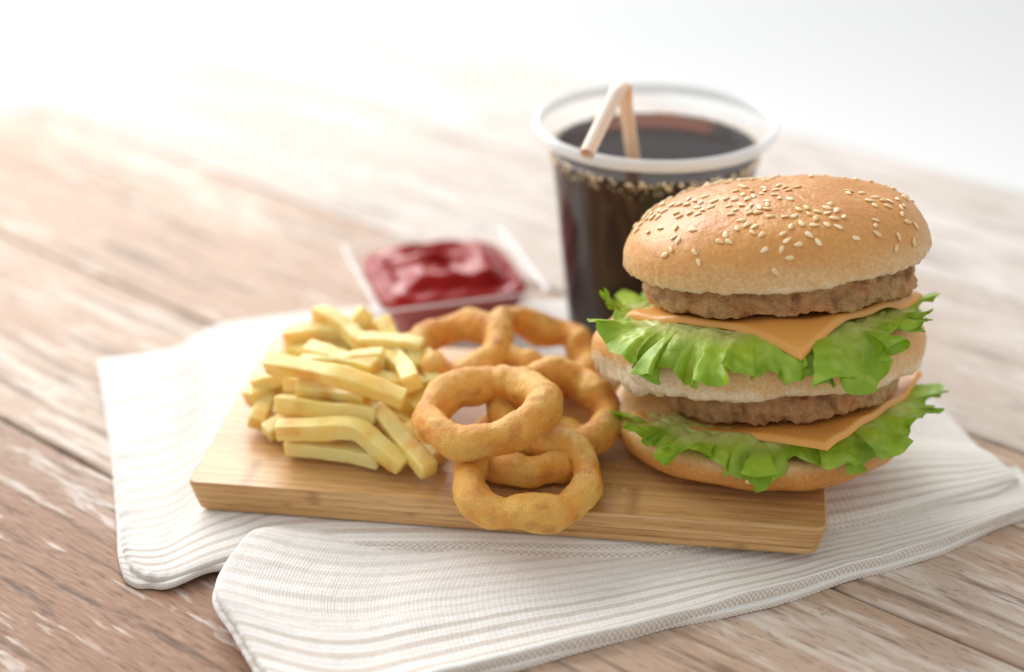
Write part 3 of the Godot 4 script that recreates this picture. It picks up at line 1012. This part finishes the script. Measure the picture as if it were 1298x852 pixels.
func seeds(bun: MeshInstance3D, prof: Array) -> void:
	var mesh := seed_mesh()
	var tones := [mat(srgb(240, 214, 164), 0.45), mat(srgb(232, 200, 146), 0.45), mat(srgb(246, 226, 184), 0.45)]
	rng.seed = 91
	var arr := bun.mesh.surface_get_arrays(0)
	var pts: PackedVector3Array = arr[Mesh.ARRAY_VERTEX]
	var nrm: PackedVector3Array = arr[Mesh.ARRAY_NORMAL]
	var placed: Array[Vector3] = []
	var tries := 0
	while placed.size() < 235 and tries < 20000:
		tries += 1
		var k := rng.randi_range(0, pts.size() - 1)
		var p := pts[k]
		var r := Vector2(p.x, p.z).length()
		if p.y < 0.0062 or rng.randf() > r / 0.046:
			continue
		if rng.randf() > clampf(0.5 + 1.4 * n3(p, 42.0, 12.0) + (0.25 if p.x < 0.0 else 0.0), 0.03, 1.0):
			continue
		if p.y < 0.011 and rng.randf() > 0.4:
			continue
		var ok := true
		for q in placed:
			if q.distance_to(p) < 0.0024:
				ok = false
				break
		if not ok:
			continue
		placed.append(p)
		var n := nrm[k]
		var tgt := n.cross(Vector3.RIGHT if absf(n.x) < 0.9 else Vector3.UP).normalized().rotated(n, rng.randf() * TAU)
		n = n.rotated(tgt, rng.randf_range(-0.25, 0.25))
		var bs := Basis(tgt, n, tgt.cross(n)).scaled_local(Vector3.ONE * rng.randf_range(0.78, 0.98))
		part("sesame_seed", mesh, tones[rng.randi() % 3], bun, Transform3D(bs, p + nrm[k] * 0.0003))

# ---------------------------------------------------------------- onion rings
func build_rings() -> void:
	var m := mat(Color.WHITE, 0.42, true)
	m.albedo_texture = tint_tex(seamless(512, 0.04, 71, 5), Color(0.92, 0.85, 0.71), Color(1, 1, 1))
	bump(m, tex(seamless(512, 0.07, 72, 5)), 0.075, 0.02)
	m.subsurf_scatter_enabled = true
	m.subsurf_scatter_strength = 0.1
	# centre, half width of the centre line in x and z, tube, tilt back, roll, turn, label
	var list := [
		[Vector3(0.0046, 0.0235, 0.1461), 0.0188, 0.0185, 0.0056, -8.0, -2.0, 0.3, "golden onion ring hanging over the board's front edge"],
		[Vector3(-0.0069, 0.0370, 0.1291), 0.0180, 0.0170, 0.0056, -2.0, 9.0, 1.9, "crisp onion ring lying on top of the front ring, nearest the chips"],
		[Vector3(0.0141, 0.0290, 0.1148), 0.0172, 0.0172, 0.0056, -14.0, -6.0, 3.1, "large onion ring leaning beside the burger's lettuce"],
		[Vector3(0.0057, 0.0222, 0.1253), 0.0165, 0.0150, 0.0052, 0.0, 0.0, 4.4, "shaded onion ring flat on the board beneath the other rings"],
		[Vector3(-0.0178, 0.0340, 0.0794), 0.0135, 0.0140, 0.0052, -8.0, 6.0, 5.2, "curled onion ring between the chips and the ketchup tub"],
		[Vector3(0.0105, 0.0285, 0.0710), 0.0170, 0.0165, 0.0054, -6.0, -22.0, 0.9, "blurred onion ring at the back in front of the cola cup"],
	]
	for q in list:
		var rx: float = q[1]
		var rz: float = q[2]
		var tube: float = q[3]
		var off: float = q[6] * 3.0
		var f := func(u: float, v: float) -> Vector3:
			var a := TAU * u
			var b := TAU * v
			var ca := Vector3(cos(a), 0, sin(a))
			var k := tube * (0.91 + 0.16 * n3(ca, 1.1, off) + 0.05 * n3(ca, 3.0, off + 4.0))
			var wob := 1.0 + 0.10 * n3(ca, 0.9, off + 8.0)
			var c := Vector3(cos(a) * rx * wob, 0.0022 * n3(ca, 1.0, off + 2.0), sin(a) * rz * wob)
			return c + ca * cos(b) * k + Vector3.UP * sin(b) * k * 1.15
		var d := func(p: Vector3, n: Vector3, _i: int, _j: int) -> float:
			return 0.0003 * n3(p, 95.0, off) + 0.0002 * n3(p, 280.0, off) + 0.00013 * n3(p, 700.0, off)
		var col := func(p: Vector3, _i: int, _j: int) -> Color:
			var x := clampf(0.5 + 0.85 * fbm(p, 70.0, off), 0.0, 1.0)
			var k := lin(250, 174, 68).lerp(lin(255, 214, 118), x)
			k = k.lerp(lin(204, 118, 40), clampf(1.7 * n3(p, 120.0, off + 3.0) - 0.6, 0.0, 0.5))
			return k.lerp(lin(236, 192, 122), clampf(1.8 * n3(p, 520.0, off + 6.0) - 0.5, 0.0, 0.5))
		var o := part("onion_ring", grid(200, 64, f, true, true, d, col), m, self, Transform3D(tilt(q[4], q[5]), q[0]))
		tag(o, q[7], "onion ring", "onion rings on the board")

# ---------------------------------------------------------------- fries
func build_fries() -> void:
	var m := mat(Color.WHITE, 0.32, true)
	m.albedo_texture = tint_tex(seamless(512, 0.02, 81, 5), Color(0.97, 0.94, 0.87), Color(1, 1, 1))
	bump(m, tex(seamless(512, 0.05, 82, 5)), 0.035, 0.02)
	m.subsurf_scatter_enabled = true
	m.subsurf_scatter_strength = 0.3
	var list := [
		["long pale chip lying across the top of the pile", Vector3(-0.0795, 0.0400, 0.1018), Vector3(-0.0561, 0.0415, 0.1139), Vector3(-0.0337, 0.0360, 0.1193)],
		["straight chip just below the long top one", Vector3(-0.0757, 0.0290, 0.1094), Vector3(-0.0425, 0.0310, 0.1210)],
		["bent chip drooping down at its tip onto the board", Vector3(-0.0747, 0.0270, 0.1231), Vector3(-0.0493, 0.0290, 0.1267), Vector3(-0.0337, 0.0205, 0.1352)],
		["lowest front chip lying on the board under the bent one", Vector3(-0.0722, 0.0202, 0.1219), Vector3(-0.0414, 0.0202, 0.1304)],
		["sloping chip whose cut end points at the onion rings", Vector3(-0.0440, 0.0310, 0.1165), Vector3(-0.0254, 0.0212, 0.1390)],
		["short chip sticking out at the pile's outer end", Vector3(-0.0872, 0.0240, 0.0979), Vector3(-0.0700, 0.0270, 0.0800)],
		["chip standing slanted against the pile's outer end", Vector3(-0.0836, 0.0205, 0.1079), Vector3(-0.0780, 0.0250, 0.0850)],
		["tall blurred chip standing up at the back of the pile", Vector3(-0.0673, 0.0385, 0.0605), Vector3(-0.0480, 0.0340, 0.0820)],
		["chip slanting below the tall back chip", Vector3(-0.0685, 0.0350, 0.0823), Vector3(-0.0441, 0.0360, 0.0985)],
		["stubby chip rising in front of the ketchup tub", Vector3(-0.0440, 0.0385, 0.0670), Vector3(-0.0390, 0.0280, 0.0800)],
		["chip showing its square cut end towards the viewer", Vector3(-0.0400, 0.0335, 0.0840), Vector3(-0.0319, 0.0360, 0.1091)],
		["chip tipping down beside the front onion ring", Vector3(-0.0290, 0.0340, 0.0840), Vector3(-0.0225, 0.0270, 0.1050)],
		["chip pointing forward in the middle of the pile", Vector3(-0.0486, 0.0320, 0.0730), Vector3(-0.0355, 0.0340, 0.0957)],
		["short chip touching the curled onion ring", Vector3(-0.0370, 0.0345, 0.0740), Vector3(-0.0301, 0.0320, 0.0907)],
		["deep yellow chip lying level behind the sloping chip", Vector3(-0.0480, 0.0240, 0.1035), Vector3(-0.0250, 0.0240, 0.1060)],
		["shaded chip tucked under the onion ring", Vector3(-0.0325, 0.0222, 0.1120), Vector3(-0.0230, 0.0202, 0.1300)],
		["golden chip in the gap under the long top chip", Vector3(-0.0740, 0.0320, 0.1000), Vector3(-0.0480, 0.0320, 0.1110)],
		["bottom chip inside the pile", Vector3(-0.0848, 0.0202, 0.0859), Vector3(-0.0542, 0.0202, 0.1025)],
		["blurred chip lying level at the back corner", Vector3(-0.0756, 0.0280, 0.0692), Vector3(-0.0560, 0.0300, 0.0800)],
		["blurred chip beneath the tall one at the back", Vector3(-0.0729, 0.0280, 0.0568), Vector3(-0.0540, 0.0300, 0.0720)],
		["bottom chip inside the pile", Vector3(-0.0678, 0.0260, 0.0801), Vector3(-0.0444, 0.0260, 0.0916)],
		["chip crossing behind the square cut end", Vector3(-0.0511, 0.0300, 0.0879), Vector3(-0.0290, 0.0260, 0.1050)],
		["bottom chip inside the pile", Vector3(-0.0552, 0.0202, 0.0897), Vector3(-0.0310, 0.0202, 0.1115)],
		["rearmost chip flat on the board", Vector3(-0.0812, 0.0205, 0.0477), Vector3(-0.0600, 0.0205, 0.0500)],
		["blurred chip slanting towards the onion rings at the back", Vector3(-0.0573, 0.0300, 0.0609), Vector3(-0.0445, 0.0300, 0.0810)],
		["bottom chip inside the pile", Vector3(-0.0647, 0.0210, 0.0441), Vector3(-0.0417, 0.0210, 0.0506)],
		["bottom chip inside the pile", Vector3(-0.0810, 0.0205, 0.0723), Vector3(-0.0640, 0.0202, 0.0880)],
		["bottom chip inside the pile", Vector3(-0.0275, 0.0202, 0.0887), Vector3(-0.0365, 0.0210, 0.0680)],
		["slim chip leaning across the gap behind the top chip", Vector3(-0.0700, 0.0335, 0.0900), Vector3(-0.0420, 0.0370, 0.0930)],
		["slim chip at the back rising towards the sauce tub", Vector3(-0.0640, 0.0300, 0.0620), Vector3(-0.0430, 0.0350, 0.0640)],
		["chip end poking out behind the front onion ring", Vector3(-0.0400, 0.0270, 0.0960), Vector3(-0.0230, 0.0240, 0.1150)],
		["chip lying crosswise low beside the rings", Vector3(-0.0380, 0.0205, 0.1000), Vector3(-0.0200, 0.0215, 0.1130)],
		["chip lying on top near the curled ring", Vector3(-0.0520, 0.0370, 0.0800), Vector3(-0.0300, 0.0365, 0.0840)],
		["small chip tip at the pile's outer edge", Vector3(-0.0860, 0.0270, 0.0930), Vector3(-0.0680, 0.0310, 0.0920)],
		["thin chip resting on the bent one", Vector3(-0.0690, 0.0345, 0.1090), Vector3(-0.0460, 0.0340, 0.1150)],
		["chip slanting down at the rear outer corner", Vector3(-0.0840, 0.0205, 0.0640), Vector3(-0.0660, 0.0290, 0.0720)],
		["chip lying behind the sloping chip", Vector3(-0.0500, 0.0270, 0.1110), Vector3(-0.0300, 0.0210, 0.1230)],
		["thin chip lying low in front of the outer end", Vector3(-0.0800, 0.0200, 0.1130), Vector3(-0.0640, 0.0235, 0.0980)],
		["slim chip bridging the middle towards the rings", Vector3(-0.0560, 0.0345, 0.0990), Vector3(-0.0300, 0.0300, 0.1010)],
		["slim chip lying over the blurred ones at the back", Vector3(-0.0780, 0.0320, 0.0660), Vector3(-0.0520, 0.0350, 0.0700)],
		["short thin chip wedged under the square cut end", Vector3(-0.0420, 0.0280, 0.0880), Vector3(-0.0270, 0.0300, 0.1000)],
		["chip end showing between the bent and sloping chips", Vector3(-0.0560, 0.0250, 0.1160), Vector3(-0.0360, 0.0245, 0.1190)],
		["chip pointing up between the two rear chips", Vector3(-0.0580, 0.0270, 0.0700), Vector3(-0.0500, 0.0400, 0.0620)],
	]
	rng.seed = 5
	for q in list:
		var a: Vector3 = q[1]
		var z: Vector3 = q[-1]
		var mid := (a + z) / 2.0 + Vector3(rng.randf_range(-1, 1), rng.randf_range(-0.4, 0.9), rng.randf_range(-1, 1)) * 0.0016
		if q.size() == 4:
			mid = q[2]
		var c := (a + z) / 2.0
		c.y = minf(a.y, z.y) - 0.003
		var path := [a - c, (a.lerp(mid, 0.5)) - c + Vector3(0, 0.0003, 0), mid - c, (mid.lerp(z, 0.5)) - c + Vector3(0, 0.0003, 0), z - c]
		var off := rng.randf() * 50.0
		var up := Vector3.UP.rotated((z - a).normalized(), rng.randf_range(-0.5, 0.5))
		var d := func(p: Vector3, n: Vector3, _i: int, _j: int) -> float:
			return 0.00045 * n3(p, 60.0, off) + 0.00016 * n3(p, 260.0, off)
		var tone := rng.randf()
		var col := func(p: Vector3, _i: int, j: int) -> Color:
			var t := absf(j / 36.0 - 0.5) * 2.0
			var k := lin(255, 234, 160).lerp(lin(254, 216, 110), clampf(tone * 0.7 + 0.7 * fbm(p, 60.0, off), 0.0, 1.0))
			return k.lerp(lin(234, 172, 66), clampf(ss(0.72, 1.0, t) * 0.65 + 1.3 * n3(p, 110.0, off + 5.0) - 0.4, 0.0, 0.7))
		var th := rng.randf_range(0.0025, 0.0029)
		var o := part("french_fry", sweep(path, th, th * rng.randf_range(0.92, 1.05), 0.24, 32, 28, up, 0.001, d, col), m, self, Transform3D(Basis.IDENTITY, c))
		tag(o, q[0], "french fry", "chips piled on the board")

# ---------------------------------------------------------------- crumbs
func build_crumbs() -> void:
	rng.seed = 33
	var lump := SphereMesh.new()
	lump.radius = 1.0
	lump.height = 1.6
	lump.radial_segments = 7
	lump.rings = 4
	var mm := MultiMesh.new()
	mm.transform_format = MultiMesh.TRANSFORM_3D
	mm.mesh = lump
	mm.instance_count = 46
	for k in 46:
		var p := Vector3(rng.randf_range(-0.035, 0.062), 0.0164, rng.randf_range(0.118, 0.150))
		var r := rng.randf_range(0.0002, 0.0005)
		mm.set_instance_transform(k, Transform3D(Basis.from_euler(Vector3(rng.randf(), rng.randf() * 6.0, rng.randf())).scaled_local(Vector3(r, r * 0.8, r * rng.randf_range(0.6, 1.3))), p))
	var o := MultiMeshInstance3D.new()
	o.name = "crumbs"
	o.multimesh = mm
	o.material_override = mat(srgb(236, 186, 104), 0.6)
	o.set_meta("kind", "stuff")
	add_child(o, true)
	tag(o, "tiny golden batter crumbs scattered on the board round the onion rings", "crumbs")
